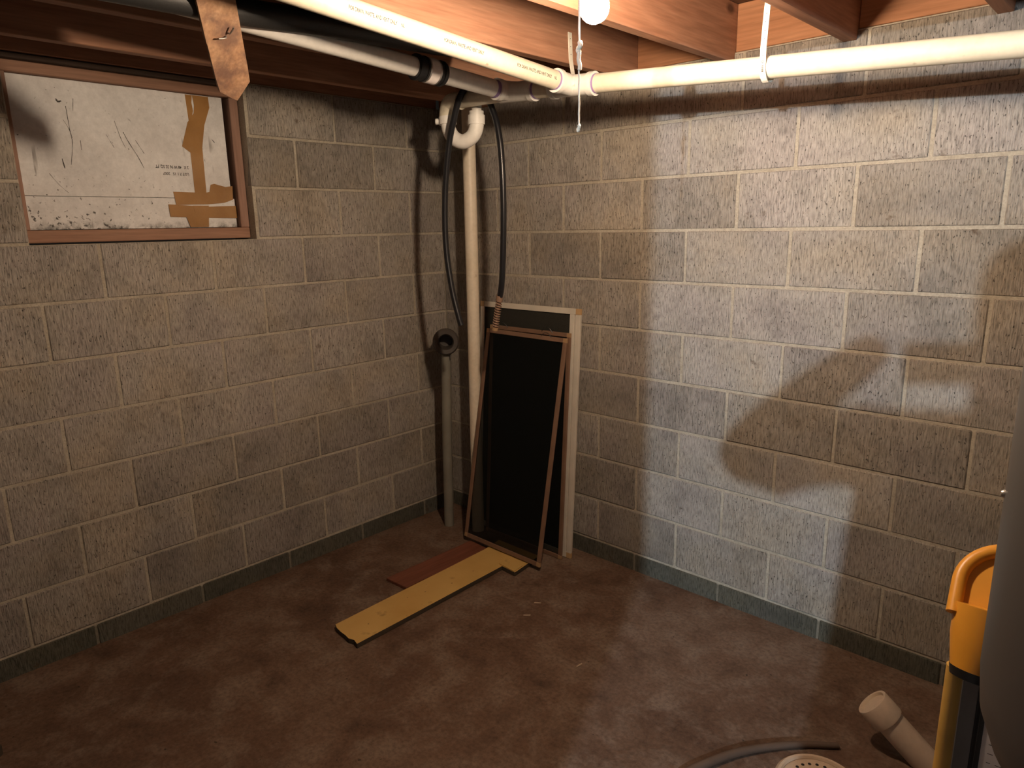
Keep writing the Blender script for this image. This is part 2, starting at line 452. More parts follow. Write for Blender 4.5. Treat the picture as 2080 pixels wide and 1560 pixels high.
# left wall (plane x = 0) with the window opening
WY0, WY1 = 1.031, 1.842      # opening, measured from the corner
ZS = J0+7*HB
bm = bmesh.new()
add_box(bm, (-.20, -WY0, -.05), (-.0032, .0, WTOP-.001))
add_box(bm, (-.20, YMIN, -.05), (-.0032, -WY1, WTOP-.001))
add_box(bm, (-.20, -WY1, -.05), (-.0032, -WY0, ZS-.004))
wl = fin(bm, 'wall_left', M_MORTAR); tag(wl, None, None, kind='structure')
courses(wl, 'left', .4128, True, 3.5, hole=(WY0, WY1, (7, 8, 9)))
# reveal faces of the opening are block too
for (a, b) in ((WY0-.05, WY0), (WY1, WY1+.05)):
    for c in (7, 8, 9):
        o = box('block', (-.198, -b, J0+c*HB+JOINT/2), (-.051, -a, J0+(c+1)*HB-JOINT/2), M_BLOCK, wl, .003)
# partition behind the photographer, with the doorway the light comes through
JX = 2.59
pb = bmesh.new()
add_box(pb, (0, -3.42, 0), (JX, -3.30, 2.085)); add_box(pb, (JX+1.05, -3.42, 0), (XMAX, -3.30, 2.085))
tag(fin(pb, 'wall_back', M_PLASTER), None, None, kind='structure')
tag(box('wall_far', (-.2, YMIN-.1, 0), (XMAX+.1, YMIN, 2.3), M_PLASTER, bev=0), None, None, kind='structure')
tag(box('wall_side', (XMAX, YMIN, 0), (XMAX+.1, .2, 2.3), M_PLASTER, bev=0), None, None, kind='structure')
JB = 2.085; JH = .19
tag(box('ceiling', (-.2, YMIN-.1, JB+JH), (XMAX+.1, .25, JB+JH+.03), M_SUBFLOOR, bev=0), None, None, kind='structure')
# rim boards on top of the walls
JX0 = [.324+.407*k for k in range(11)]; JW = .040
def joist(x):
    """notched over the wall top"""
    prof = [(-6.19, JB), (-.0015, JB), (-.0015, WTOP+.0015), (.085, WTOP+.0015), (.085, JB+JH-.001), (-6.19, JB+JH-.001)]
    bm = bmesh.new()
    A = [bm.verts.new((x, y, z)) for y, z in prof]; B = [bm.verts.new((x+JW, y, z)) for y, z in prof]
    bm.faces.new(A); bm.faces.new(list(reversed(B)))
    for k in range(6): bm.faces.new((A[k], B[k], B[(k+1) % 6], A[(k+1) % 6]))
    bmesh.ops.bevel(bm, geom=bm.edges[:], offset=.002, segments=1, affect='EDGES', profile=.5)
    return fin(bm, 'floor_joist', M_JOIST)
jl = ['wooden floor joist nearest the left block wall, above the taped window',
      'second wooden floor joist from the left wall, carrying the hanging pointed board',
      'third wooden floor joist, right behind the long white drain pipe',
      'fourth wooden floor joist, just behind the glowing bulb',
      'fifth wooden floor joist, with the white pipe strap nailed to it',
      'sixth wooden floor joist, at the top right corner']
for k, x in enumerate(JX0):
    if k > 6: break
    o = joist(x); tag(o, jl[k] if k < 6 else 'seventh wooden floor joist from the left block wall', 'joist', 'floor joists overhead')
n = 0
for k in range(-1, len(JX0)-1):
    x0 = (JX0[k]+JW+.001) if k >= 0 else 0.0; x1 = JX0[k+1]-.001
    if x0 > 3.4: break
    n += 1
    tag(box('trim_%d' % n, (x0, .004, WTOP+.001), (x1, .042, JB+JH-.002), M_RIM), 'rim board closing the joist bay', None, kind='structure')
n += 1
tag(box('trim_%d' % n, (-.05, -6.19, WTOP+.001), (-.012, -.001, JB+JH-.002), M_JOIST), 'rim board on top of the left wall', None, kind='structure')

# ------------------------------------------------------------------ boarded window
win = empty('window_1', (-.07, -(WY0+WY1)/2, ZS)); win['kind'] = 'structure'
win['label'] = 'wooden window frame filled with a white foam board'
inv = Matrix.Translation(-win.location)
def wpart(name, lo, hi, m):
    o = box(name, lo, hi, m, None, .0025); o.parent = win; o.matrix_parent_inverse = inv; return o
FX0, FX1 = -.115, -.05
fz0, fz1, fy0, fy1 = ZS+.002, 2.098, -WY1+.002, -WY0-.002
wpart('bottom_rail', (FX0, fy0, fz0), (FX1, fy1, fz0+.043), M_FRAMEY)
wpart('top_rail', (FX0, fy0, fz1-.036), (FX1, fy1, fz1), M_FRAMEY)
wpart('jamb', (FX0, fy1-.036, fz0+.0435), (FX1, fy1, fz1-.0365), M_FRAMEZ)
wpart('jamb', (FX0, fy0, fz0+.0435), (FX1, fy0+.020, fz1-.0365), M_FRAMEZ)
wpart('lintel_board', (-.19, -WY1+.002, fz1+.001), (-.02, -WY0-.002, WTOP-.002), M_DARK)
wpart('back_board', (-.19, -WY1+.002, fz0), (-.17, -WY0-.002, fz1), M_DARK)
fp = empty('foam_board', (-.085, (fy0+fy1)/2, fz0+.044))
tag(fp, 'white foam insulation board stuffed in the window, scratched and mildewed', 'foam board')
finv = Matrix.Translation(-fp.location)
def fpart(o): o.parent = fp; o.matrix_parent_inverse = finv; return o
py0, py1, pz0, pz1 = fy0+.021, fy1-.054, fz0+.0445, fz1-.0375
fpart(box('lower_panel', (-.105, py0, pz0), (-.0755, py1+.012, 1.668), M_FOAM, None, .0015))
fpart(box('upper_panel', (-.105, py0, 1.6692), (-.0750, py1, pz1), M_FOAM, None, .0015))
def tpoly(pts, x, name='tape'):
    """flat strip of tape; points in (y, z)"""
    bm = bmesh.new()
    A = [bm.verts.new((x, y, z)) for y, z in pts]; B = [bm.verts.new((x+.0006, y, z)) for y, z in pts]
    bm.faces.new(A); bm.faces.new(list(reversed(B)))
    for k in range(len(pts)): bm.faces.new((A[k], B[k], B[(k+1) % len(pts)], A[(k+1) % len(pts)]))
    return fpart(fin(bm, name, M_TAPE))
T0 = -.0748
tpoly([(-1.232, 2.058), (-1.205, 2.058), (-1.210, 2.03), (-1.207, 2.0), (-1.222, 1.955), (-1.228, 1.95)], T0)
tpoly([(-1.205, 2.058), (-1.142, 2.058), (-1.141, 2.018), (-1.169, 1.949), (-1.187, 1.863), (-1.191, 1.665), (-1.237, 1.665), (-1.236, 1.842), (-1.266, 1.864), (-1.234, 1.955), (-1.206, 1.992), (-1.201, 2.02)], T0+.0008)
tpoly([(-1.321, 1.692), (-1.196, 1.690), (-1.178, 1.694), (-1.170, 1.722), (-1.155, 1.726), (-1.11, 1.715), (-1.080, 1.719), (-1.083, 1.665), (-1.12, 1.652), (-1.19, 1.645), (-1.315, 1.642)], T0+.0018)
tpoly([(-1.345, 1.644), (-1.19, 1.636), (-1.075, 1.640), (-1.074, 1.590), (-1.20, 1.592), (-1.343, 1.597)], T0+.0026)
tpoly([(-1.252, 1.640), (-1.188, 1.640), (-1.192, 1.60), (-1.197, 1.556), (-1.270, 1.556), (-1.282, 1.595), (-1.245, 1.612)], T0+.0036)
def on_foam(px, py, x=-.0744):
    v = _d+_r2*((px-1040)/FPX)-_u2*((py-780)/FPX); t = (x-CAM.x)/v.x; return CAM+v*t
SCR = [([(133, 215), (142, 265), (147, 290), (145, 335)], .0011), ([(128, 243), (140, 262), (147, 280)], .0011), ([(250, 268), (262, 290), (280, 318), (293, 342)], .0016),
       ([(232, 245), (245, 280), (255, 300)], .0010), ([(100, 352), (120, 375), (140, 392)], .0008), ([(148, 200), (148, 225)], .0010), ([(430, 283), (436, 290)], .0018),
       ([(163, 285), (166, 305)], .0013), ([(275, 285), (293, 312)], .0010), ([(215, 273), (232, 300)], .0007), ([(113, 200), (117, 206), (124, 205)], .0035), ([(126, 322), (132, 342)], .0022)]
for pts_, wd_ in SCR:
    Q = [on_foam(*p) for p in pts_]; Q = spline(Q, 4); bm = bmesh.new(); rows = []
    for i, q in enumerate(Q):
        t_ = (Q[min(i+1, len(Q)-1)]-Q[max(i-1, 0)]).normalized(); nn = Vector((0, -t_.z, t_.y))*wd_*random.uniform(.35, 1.0)
        rows.append((bm.verts.new(q+nn), bm.verts.new(q-nn)))
    for a_, b_ in zip(rows, rows[1:]): bm.faces.new((a_[0], a_[1], b_[1], b_[0]))
    fpart(fin(bm, 'scratch', M_INK))
def foam_text(y_start, z_base, fit):
    # printed upside down: reads right to left, letters inverted
    return lambda tx, ty: Vector((-.0744, y_start-tx, z_base-ty))
fpart(text_on('printed_line', '2 X   48 W 96 32 SQ. FT', .016, foam_text(-1.250, 1.790, 0), M_INK, None, fit=.125))
fpart(text_on('printed_line', 'LOT 7 1 15   2007', .014, foam_text(-1.252, 1.764, 0), M_INK, None, fit=.098))

# ------------------------------------------------------------------ hanging pointed board
pk = empty('hanging_board', (.819, -1.469, 1.896)); tag(pk, 'pointed weathered board hanging from the joist in front of the window', 'board')
pinv = Matrix.Translation(-pk.location)
SA = Vector((.685, -.427, .590)).normalized(); SW = (Vector((0, 1, 0))-SA*SA.y).normalized(); SN = SA.cross(SW).normalized()
if SN.x < 0: SN = -SN
ST = Vector((.819, -1.469, 1.896))
def stp(u, v, n_=0.0): return ST+SA*u+SW*v+SN*n_
outl = [(0, 0), (.012, -.012), (.045, -.043), (.10, -.045), (.20, -.0455), (.205, -.049), (.43, -.050), (.43, .043), (.10, .044), (.055, .043)]
bm = bmesh.new()
A = [bm.verts.new(stp(u, v, -.0165)) for u, v in outl]; B = [bm.verts.new(stp(u, v, .0)) for u, v in outl]
bm.faces.new(A); bm.faces.new(list(reversed(B)))
for k in range(len(outl)): bm.faces.new((A[k], B[k], B[(k+1) % len(outl)], A[(k+1) % len(outl)]))
bmesh.ops.bevel(bm, geom=bm.edges[:], offset=.0012, segments=1, affect='EDGES', profile=.5)
o = fin(bm, 'plank', M_PLANK); o.parent = pk; o.matrix_parent_inverse = pinv
for (u, v, du, dv) in ((.215, .004, .006, -.022), (.222, .010, .022, .014)):
    o = tube('bent_nail', spline([stp(u, v, -.002), stp(u+du*.2, v+dv*.2, .008), stp(u+du, v+dv, .011)], 4), .0020, M_STEEL, None, 8)
    o.parent = pk; o.matrix_parent_inverse = pinv

# ------------------------------------------------------------------ drain piping: one glued assembly
dp = empty('drain_piping', (1.235, -.475, 1.95)); tag(dp, 'white plastic drain pipes under the joists, joined in the corner', 'pipe')
dinv = Matrix.Translation(-dp.location)
def dpart(o): o.parent = dp; o.matrix_parent_inverse = dinv; return o
R = .03015
def Mx(x): return Vector((x, -.452-.028*min(1, max(0, (x-.55)/.7))+.034*max(0, x-1.26), 1.998-.065*(x-1.235)-(.010 if x < .7 else 0)))
E_ = Mx(1.235)
dpart(tube('main_pipe', [Mx(.60), Mx(.9), Mx(1.2), Mx(1.27), Mx(1.6), Mx(2.2), Mx(3.3)], R, M_PVC, None, 28))
Ldir = Vector((-.024, -1, .086))
def Lp(y): return E_+Ldir*(-(y-E_.y))
lp = dpart(tube('long_pipe', [Lp(-.50), Lp(-1.2), Lp(-2.9)], R, M_PVC, None, 28))
def on_long(y0, th0):
    def fn(tx, ty):
        c = Lp(y0+tx); th = th0+ty/R
        return c+(R+.0003)*Vector((math.cos(th), 0, math.sin(th)))
    return fn
for (y0, y1, txt) in ((-1.371, -1.225, 'FOR DRAIN, WASTE, AND VENT ONLY'), (-1.066, -.915, 'FOR DRAIN, WASTE, AND VENT ONLY'), (-.775, -.615, 'FOR DRAIN, WASTE, AND VENT ONLY')):
    o = text_on('lettering', txt, .0135, on_long(y0, -.28), M_INK, None, fit=y1-y0); o.parent = lp
for y0 in (-1.212, -.602):
    o = text_on('lettering', 'NL', .013, on_long(y0, -.28), M_INK, None, fit=.011); o.parent = lp
P2a = Mx(.925)+Vector((0, 0, .002)); P2dir = Vector((-.012, -1, .066))
def P2(y): return P2a+P2dir*(-(y-P2a.y))
dpart(tube('branch_pipe', [P2(-.47), P2(-1.2), P2(-2.9)], R, M_PVCNEW, None, 28))
cs = dpart(ring_tube('coupling_sleeve', P2(-.905), P2(-.785), .0385, R-.001, M_BLACK))
for a, b, rr in ((-.903, -.893, .041), (-.872, -.866, .0405), (-.80, -.79, .041)):
    o = ring_tube('sleeve_ridge', P2(a), P2(b), rr, .038, M_BLACK, cs)
o = ring_tube('clamp_band', P2(-.864), P2(-.815), .0402, .0385, M_STEEL, cs)
o = ring_tube('paper_label', P2(-.858), P2(-.822), .0407, .0402, M_PAPER, cs)
# tee where the long pipe meets the main pipe
dpart(tube('tee_body', [Mx(1.165), Mx(1.235), Mx(1.315)], .0345, M_PVCNEW, None, 28))
for a, b in ((1.150, 1.168), (1.312, 1.334)): dpart(tube('hub_ring', [Mx(a), Mx(b)], .0385, M_PVCNEW, None, 28))
dpart(tube('tee_arm', [Lp(-.485), Lp(-.545)], .0345, M_PVCNEW, None, 28))
dpart(tube('hub_ring', [Lp(-.545), Lp(-.563)], .0385, M_PVCNEW, None, 28))
dpart(tube('primer_ring', [Mx(1.334), Mx(1.341)], R+.0006, M_PRIMER, None, 28))
dpart(tube('primer_ring', [Lp(-.563), Lp(-.570)], R+.0006, M_PRIMER, None, 28))
# wye where the branch joins
dpart(tube('wye_body', [Mx(.885), Mx(1.045)], .0345, M_PVCNEW, None, 28))
dpart(tube('hub_ring', [Mx(1.045), Mx(1.066)], .0385, M_PVCNEW, None, 28))
dpart(tube('primer_ring', [Mx(1.066), Mx(1.076)], R+.0008, M_PRIMER, None, 28))
dpart(tube('wye_arm', spline([Mx(.985), P2(-.475)+Vector((.02, 0, 0)), P2(-.51)], 5), .0340, M_PVCNEW, None, 28))
dpart(tube('hub_ring', [P2(-.508), P2(-.53)], .0385, M_PVCNEW, None, 28))
dpart(tube('primer_ring', [P2(-.53), P2(-.545)], R+.0008, M_PRIMER, None, 28))
# elbow at the end and the trap hanging under it
a0 = Mx(.60)
dpart(tube('end_elbow', spline([Mx(.66), Mx(.615), Mx(.585)+Vector((0, 0, -.012)), Vector((.572, -.453, 1.985)), Vector((.572, -.453, 1.955))], 5), .0335, M_PVC, None, 24))
dpart(tube('trap_bend', spline([(.572, -.453, 1.962), (.577, -.452, 1.925), (.600, -.446, 1.890), (.640, -.434, 1.874), (.680, -.422, 1.890), (.700, -.416, 1.925), (.702, -.415, 1.985)], 6), .029, M_PVCNEW, None, 24))
for p, q, rr in (((.571, -.453, 1.975), (.573, -.453, 1.945), .0365), ((.701, -.415, 1.935), (.702, -.415, 1.970), .0345)):
    dpart(tube('slip_nut', [p, q], rr, M_PVCNEW, None, 12))
dpart(tube('cleanout_plug', [(.548, -.470, 1.958), (.532, -.482, 1.958)], .012, M_PVCNEW, None, 16))
dpart(tube('tailpiece', [(.702, -.415, 1.97), (.702, -.408, 2.10), (.702, -.405, 2.27)], .020, M_PVCNEW, None, 20))

# upright standpipe in the corner
tag(tube('standpipe', [(.366, -.160, .001), (.370, -.158, .5), (.377, -.157, 1.2), (.383, -.156, 2.27)], .0302, M_PVCSTAND, None, 28), 'upright cream plastic pipe standing in the corner behind the screens', 'pipe')

# insulated black pipes
tag(tube('sleeved_pipe', [(1.034, -.62, 2.158), (1.036, -1.4, 2.164), (1.036, -2.9, 2.166)], .040, M_INSUL, None, 24), 'upper black sleeved pipe running beside the long white drain pipe', 'pipe', 'black sleeved pipes')
tag(tube('sleeved_pipe', spline([(.964, -.72, 2.124), (.967, -1.0, 2.112), (.970, -1.3, 2.100), (.972, -1.6, 2.086), (.970, -2.2, 2.080), (.970, -2.9, 2.080)], 6), .033, M_INSUL, None, 24), 'lower black sleeved pipe, sagging in front of the white branch pipe', 'pipe', 'black sleeved pipes')

# straps
def strap(path, width_dir, wdt, label, txt=None):
    e = empty('pipe_strap', path[0]); ei = Matrix.Translation(-e.location)
    tag(e, label, 'strap', 'plastic pipe straps')
    bm = bmesh.new(); wd = Vector(width_dir).normalized()*wdt/2; P = [Vector(p) for p in path]; rows = []
    for i, p in enumerate(P):
        t = (P[min(i+1, len(P)-1)]-P[max(0, i-1)]).normalized(); nrm = t.cross(wd).normalized()*.0012
        rows.append([bm.verts.new(p+s*wd+q*nrm) for s, q in ((-1, -1), (1, -1), (1, 1), (-1, 1))])
    for a, b in zip(rows, rows[1:]):
        for k in range(4): bm.faces.new((a[k], a[(k+1) % 4], b[(k+1) % 4], b[k]))
    bm.faces.new(rows[0]); bm.faces.new(list(reversed(rows[-1])))
    o = fin(bm, 'band', M_STRAP); o.parent = e; o.matrix_parent_inverse = ei
    return e, ei
c = Mx(1.912); RR = R+.0022
path = [(1.930, c.y-.030, 2.235), (1.916, c.y-.032, 2.10), (1.912, c.y-.0335, 2.0)]
path += [(c.x, c.y-RR*math.cos(t), c.z-.004-RR*1.12*math.sin(t)) for t in [math.radians(a) for a in range(0, 181, 15)]]
path += [(c.x, c.y+.028, c.z+.018), (c.x, c.y+.012, c.z+.031)]
e, ei = strap(path, (1, 0, 0), .017, 'white perforated strap holding the drain pipe on the right')
for k in range(6):
    z = 2.085-.021*k
    o = tube('hole', [(1.9155-.0008*k, c.y-.0345, z), (1.9155-.0008*k, c.y-.0339, z)], .0012, M_INK, None, 8); o.parent = e; o.matrix_parent_inverse = ei
o = text_on('lettering', 'IIIIIII  O', .008, lambda tx, ty: Vector((1.915-ty, c.y-.0350, 1.938+tx)), M_INK, None, fit=.030); o.parent = e; o.matrix_parent_inverse = ei
xs = JX0[2]+JW+.002
cc = Lp(-.60)
path = [(xs, -.42, 2.185), (xs, -.415, 2.10), (xs+.004, -.41, 2.06), (xs+.02, -.42, 2.02)]
e2, ei2 = strap(path, (0, 1, 0), .020, 'perforated strap on the joist just left of the bulb')
for k in range(3):
    z = 2.165-.025*k
    o = tube('hole', [(xs+.0012, -.419+.002*k, z), (xs+.0017, -.419+.002*k, z)], .0016, M_INK, None, 8); o.parent = e2; o.matrix_parent_inverse = ei2

# black hose draped over the main pipe
hz = empty('drain_hose', (.70, -.47, 2.08)); tag(hz, 'black rubber hose draped over the drain pipe in the corner', 'hose')
hinv = Matrix.Translation(-hz.location)
hp = spline([(.640, -.480, 1.128), (.628, -.484, 1.170), (.600, -.490, 1.285), (.578, -.494, 1.459), (.586, -.496, 1.659), (.624, -.500, 1.849), (.668, -.503, 1.960), (.705, -.500, 2.035), (.735, -.470, 2.078), (.755, -.425, 2.060), (.776, -.400, 1.985), (.801, -.398, 1.915), (.819, -.398, 1.801), (.824, -.398, 1.593), (.807, -.396, 1.339), (.786, -.392, 1.247)], 8)
o = tube('hose', hp, .0125, M_HOSE, None, 16); o.parent = hz; o.matrix_parent_inverse = hinv
o = tube('end_ferrule', [(.786, -.392, 1.256), (.781, -.391, 1.232)], .0145, M_RUST, None, 16); o.parent = hz; o.matrix_parent_inverse = hinv
A0, A1 = Vector((.781, -.391, 1.234)), Vector((.748, -.384, 1.118)); ax = A1-A0; e1, e2v = frame_of(ax)
coil = [A0+ax*(i/132)+.0125*(math.cos(i*2*math.pi/12)*e1+math.sin(i*2*math.pi/12)*e2v) for i in range(133)]
o = tube('spring_coil', coil, .0022, M_RUST, None, 6); o.parent = hz; o.matrix_parent_inverse = hinv
o = tube('inner_tube', [A0, A1], .0085, M_RUST, None, 12); o.parent = hz; o.matrix_parent_inverse = hinv
o = tube('hose_tip', [A1, A1+ax.normalized()*.012], .0135, M_CORNERB, None, 12); o.parent = hz; o.matrix_parent_inverse = hinv

# ------------------------------------------------------------------ bulb with holder and pull cord
lb = empty('light_bulb', BULB); tag(lb, 'glowing bare bulb hanging under the joists', 'light bulb')
linv = Matrix.Translation(-lb.location)
prof = [(0, -.0315), (.008, -.0305), (.016, -.0272), (.0235, -.0212), (.0285, -.013), (.0310, -.003), (.0305, .008), (.0275, .020), (.0225, .033), (.0175, .046), (.0145, .058), (.0135, .066)]
o = lathe('glass', prof, M_BULB, None, Matrix.Translation(BULB), 24); o.parent = lb; o.matrix_parent_inverse = linv
o = lathe('screw_base', [(.0135, .0662), (.0137, .092), (.010, .096), (0, .096)], M_STEEL, None, Matrix.Translation(BULB), 20); o.parent = lb; o.matrix_parent_inverse = linv
lh = empty('lamp_holder', BULB+Vector((0, 0, .10))); tag(lh, 'white porcelain lamp holder above the bulb', 'lamp holder')
hi_ = Matrix.Translation(-lh.location)
o = lathe('socket', [(.0145, .072), (.021, .072), (.0225, .115), (.045, .135), (.055, .150), (.055, .165), (0, .165)], M_PORC, None, Matrix.Translation(BULB), 28); o.parent = lh; o.matrix_parent_inverse = hi_
o = box('mounting_bar', (JX0[3]+JW+.001, BULB.y-.045, BULB.z+.166), (JX0[4]-.001, BULB.y+.045, BULB.z+.195), M_JOIST, None, .002); o.parent = lh; o.matrix_parent_inverse = hi_
pc = empty('pull_cord', (1.863, -1.25, 1.73)); tag(pc, 'knotted white pull cord dangling in front of the bulb', 'cord')
pi_ = Matrix.Translation(-pc.location)
def cpart(o): o.parent = pc; o.matrix_parent_inverse = pi_; return o
cpts = [(1.866, -1.246, 2.095)]+[(1.8645+random.uniform(-.0006, .0006), -1.25+random.uniform(-.0006, .0006), 2.06-.011*i) for i in range(31)]
cpart(tube('string', cpts, .0019, M_CORD, None, 8))
cpart(tube('knot', spline([(1.866, -1.250, 1.902), (1.869, -1.252, 1.893), (1.861, -1.249, 1.886), (1.867, -1.251, 1.880)], 4), [.003]+[.0052]*11+[.003], M_CORD, None, 10))
cpart(tube('twisted_loop', spline([(1.8655, -1.250, 1.883), (1.864, -1.251, 1.868), (1.8665, -1.250, 1.856), (1.866, -1.25, 1.846)], 4), [.003]+[.0044]*11+[.002], M_CORD, None, 10))
cpart(tube('end_knot', spline([(1.8635, -1.25, 1.742), (1.8660, -1.25, 1.737), (1.8620, -1.25, 1.732), (1.8645, -1.25, 1.727)], 4), [.002]+[.0036]*11+[.002], M_CORD, None, 8))

# ------------------------------------------------------------------ leaning window screens
def leaning(name, bl, br, tl, tr, t, prof_w, m_frame, m_mesh, label, group, corners=None, m_corner=None, extra_stile=None):
    """flat framed panel: bl/br on the floor, tl/tr against what it leans on"""
    bl, br, tl, tr = map(Vector, (bl, br, tl, tr))
    o0 = (bl+br)/2; ux = ((br-bl)+(tr-tl)).normalized(); uz0 = ((tl+tr)/2-o0); W = ((br-bl).length+(tr-tl).length)/2
    un = ux.cross(uz0).normalized(); uz = un.cross(ux).normalized(); H = uz0.dot(uz)
    if un.y > 0: un = -un                                       # towards the room
    root = empty(name, o0)
    root.matrix_world = Matrix(((ux.x, un.x, uz.x, o0.x), (ux.y, un.y, uz.y, o0.y), (ux.z, un.z, uz.z, o0.z), (0, 0, 0, 1)))
    tag(root, label, 'window screen', group)
    def part(nm, lo, hi, m, b=.0012):
        return box(nm, lo, hi, m, root, b)
    c = prof_w
    part('stile', (-W/2, 0, c), (-W/2+c, t, H-c), m_frame)
    part('stile', (W/2-c, 0, c), (W/2, t, H-c), m_frame)
    if extra_stile: part('stile', (W/2-2*c-extra_stile, 0, c), (W/2-c-extra_stile, t, H-c), m_frame)
    part('rail', (-W/2+c, 0, 0), (W/2-c, t, c), m_frame)
    part('rail', (-W/2+c, 0, H-c), (W/2-c, t, H), m_frame)
    mc = m_corner or m_frame
    for sx in (-1, 1):
        for z in (0, H-c):
            x0 = -W/2 if sx < 0 else W/2-c
            part('corner_piece', (x0, -.0002, z), (x0+c, t+.0004, z+c), mc)
    xr = W/2-c if not extra_stile else W/2-2*c-extra_stile
    part('mesh', (-W/2+c, t*.45, c), (xr, t*.45+.0008, H-c), m_mesh, 0)
    return root, W, H, t
sw, W_, H_, t_ = leaning('storm_screen', (.300, -.090, .001), (.930, -.090, .001), (.291, -.018, 1.172), (.921, -.018, 1.172), .014, .026, M_WHITEAL, M_MESH2,
        'tall white framed screen leaning on the right block wall, rearmost', 'leaning screens', m_corner=M_CORNER, extra_stile=.006)
s2, W2, H2, t2 = leaning('window_screen', (.400, -.128, .001), (.902, -.128, .001), (.386, -.058, 1.066), (.888, -.058, 1.066), .011, .019, M_BROWNAL, M_MESH,
        'brown framed screen sandwiched between the white screen and the front one', 'leaning screens', m_corner=M_CORNERB)
s3, W3, H3, t3 = leaning('window_screen', (.409, -.288, .0265), (.906, -.288, .0265), (.429, -.100, 1.056), (.926, -.100, 1.046), .011, .020, M_BROWNAL, M_MESH,
        'brown framed screen in front, its foot resting on the boards', 'leaning screens', m_corner=M_CORNERB)
for sx in (-.16, .12):
    tube('pull_wire', spline([(sx-.035, t2, H2-.004), (sx-.015, t2+.006, H2+.016), (sx+.012, t2+.006, H2+.014), (sx+.03, t2, H2-.006)], 5), .0016, M_BLACK, s2, 6)
for sx in (.13,):
    tube('pull_wire', spline([(sx-.03, t3, H3-.004), (sx-.01, t3+.004, H3+.012), (sx+.012, t3+.004, H3+.012), (sx+.03, t3, H3-.004)], 5), .0014, M_BLACK, s3, 6)

# ------------------------------------------------------------------ grey pipe with an open iron elbow
up = empty('upright_pipe', (.199, -.221, 0)); tag(up, 'grey upright pipe with a dark round open hub on top, by the left wall', 'pipe')
uinv = Matrix.Translation(-up.location)
def upart(o): o.parent = up; o.matrix_parent_inverse = uinv; return o
upart(tube('pipe', [(.205, -.218, .001), (.212, -.213, .5), (.222, -.205, .93)], .0245, M_GREYPIPE, None, 20))
hc = Vector((.222, -.205, .985)); hd = (CAM-hc); hd.z = .10; hd.normalize()
mt = axis_mtx(hc-hd*.055, hd)
upart(lathe('hub', [(0, -.002), (.034, -.002), (.034, .095), (.040, .104), (.058, .106), (.065, .098), (.065, .070), (.058, .055), (.055, 0), (.045, -.012), (0, -.012)], M_IRON, None, mt, 32))
upart(tube('wire_end', [hc+Vector((.03, .0, -.055)), hc+Vector((.042, -.01, -.085))], .003, M_IRON, None, 6))

# ------------------------------------------------------------------ boards on the floor
yb = empty('yellow_board', (.69, -.7, 0)); tag(yb, 'yellow painted L-shaped board lying on the floor', 'board')
jag = [(.603+.006*random.uniform(-1, 1)+.0287*k, -1.176-.0025*k+.007*random.uniform(-1, 1)) for k in range(1, 6)]
poly = [(.601, -1.170)]+jag+[(.776, -1.190), (.772, -.9), (.766, -.6), (.762, -.392), (.843, -.398), (.846, -.392), (.824, -.205), (.560, -.205), (.580, -.318), (.588, -.6), (.594, -.9)]
o = prism('panel', poly, .0025, .021, M_YBOARD, None, bev=0, m_side=M_DARKWOOD); o.parent = yb; o.matrix_parent_inverse = Matrix.Translation(-yb.location)
o = prism('raised_end', [(.738, -.388), (.843, -.398), (.835, -.330), (.725, -.318)], .0215, .026, M_YBOARD, None); o.parent = yb; o.matrix_parent_inverse = Matrix.Translation(-yb.location)
tag(prism('red_board', [(.440, -.803), (.574, -.797), (.577, -.300), (.447, -.292)], .0008, .0145, M_REDBOARD, bev=.0012), 'reddish brown board lying flat beside the yellow board', 'board')

# ------------------------------------------------------------------ floor fittings in the foreground
cp = empty('cleanout_pipe', (2.52, -.50, 0)); tag(cp, 'slanted plastic cleanout pipe with a dusty cap, sticking up from the floor', 'pipe')
ci = Matrix.Translation(-cp.location)
top = Vector((2.348, -.462, .150)); bot = Vector((2.548, -.420, -.04)); adir = (top-bot).normalized()
o = tube('pipe', [bot, top-adir*.01], .0405, M_CLEAN, None, 32); o.parent = cp; o.matrix_parent_inverse = ci
cm = axis_mtx(top-adir*.055, adir)
o = lathe('cap', [(0, .054), (.036, .0540), (.0395, .0615), (.0465, .0615), (.0475, .0585), (.0480, .004), (.0470, 0), (.041, 0), (.041, .03), (0, .03)], M_CLEAN, None, cm, 36); o.parent = cp; o.matrix_parent_inverse = ci
fd = empty('floor_drain', (2.292, -.706, 0)); tag(fd, 'round perforated floor drain cover in the foreground', 'drain cover')
lathe('plate', [(0, .006), (.085, .006), (.094, .004), (.098, .0006), (0, .0006)], M_DRAIN, fd, None, 48)
bm = bmesh.new()
lathe('rim', [(.099, .0005), (.103, .0075), (.110, .008), (.118, .0006)], M_DRAIN, fd, None, 48)
hm = None
for ringr, cnt in ((.028, 8), (.050, 14), (.072, 22)):
    for k in range(cnt):
        t = 2*math.pi*k/cnt
        if hm is None:
            b2 = bmesh.new(); add_tube(b2, [(0, 0, .0056), (0, 0, .0064)], .0048, 10)
            bmesh.ops.recalc_face_normals(b2, faces=b2.faces); hm = bpy.data.meshes.new('drain_hole'); b2.to_mesh(hm); b2.free(); hm.materials.append(M_HOLE)
        o = mesh_obj('drain_hole', hm, M_HOLE, fd, (ringr*math.cos(t), ringr*math.sin(t), 0))
hpts = spline([(2.283, -.527, .010), (2.21, -.585, .010), (2.14, -.660, .011), (2.075, -.752, .012), (2.03, -.85, .013), (1.995, -.95, .013), (1.99, -1.06, .013), (2.02, -1.2, .013)], 8)
tag(tube('floor_hose', hpts, [.0085+.0045*min(1, i/30) for i in range(len(hpts))], M_FHOSE, None, 14), 'dusty curved hose lying on the floor near the drain cover', 'hose')
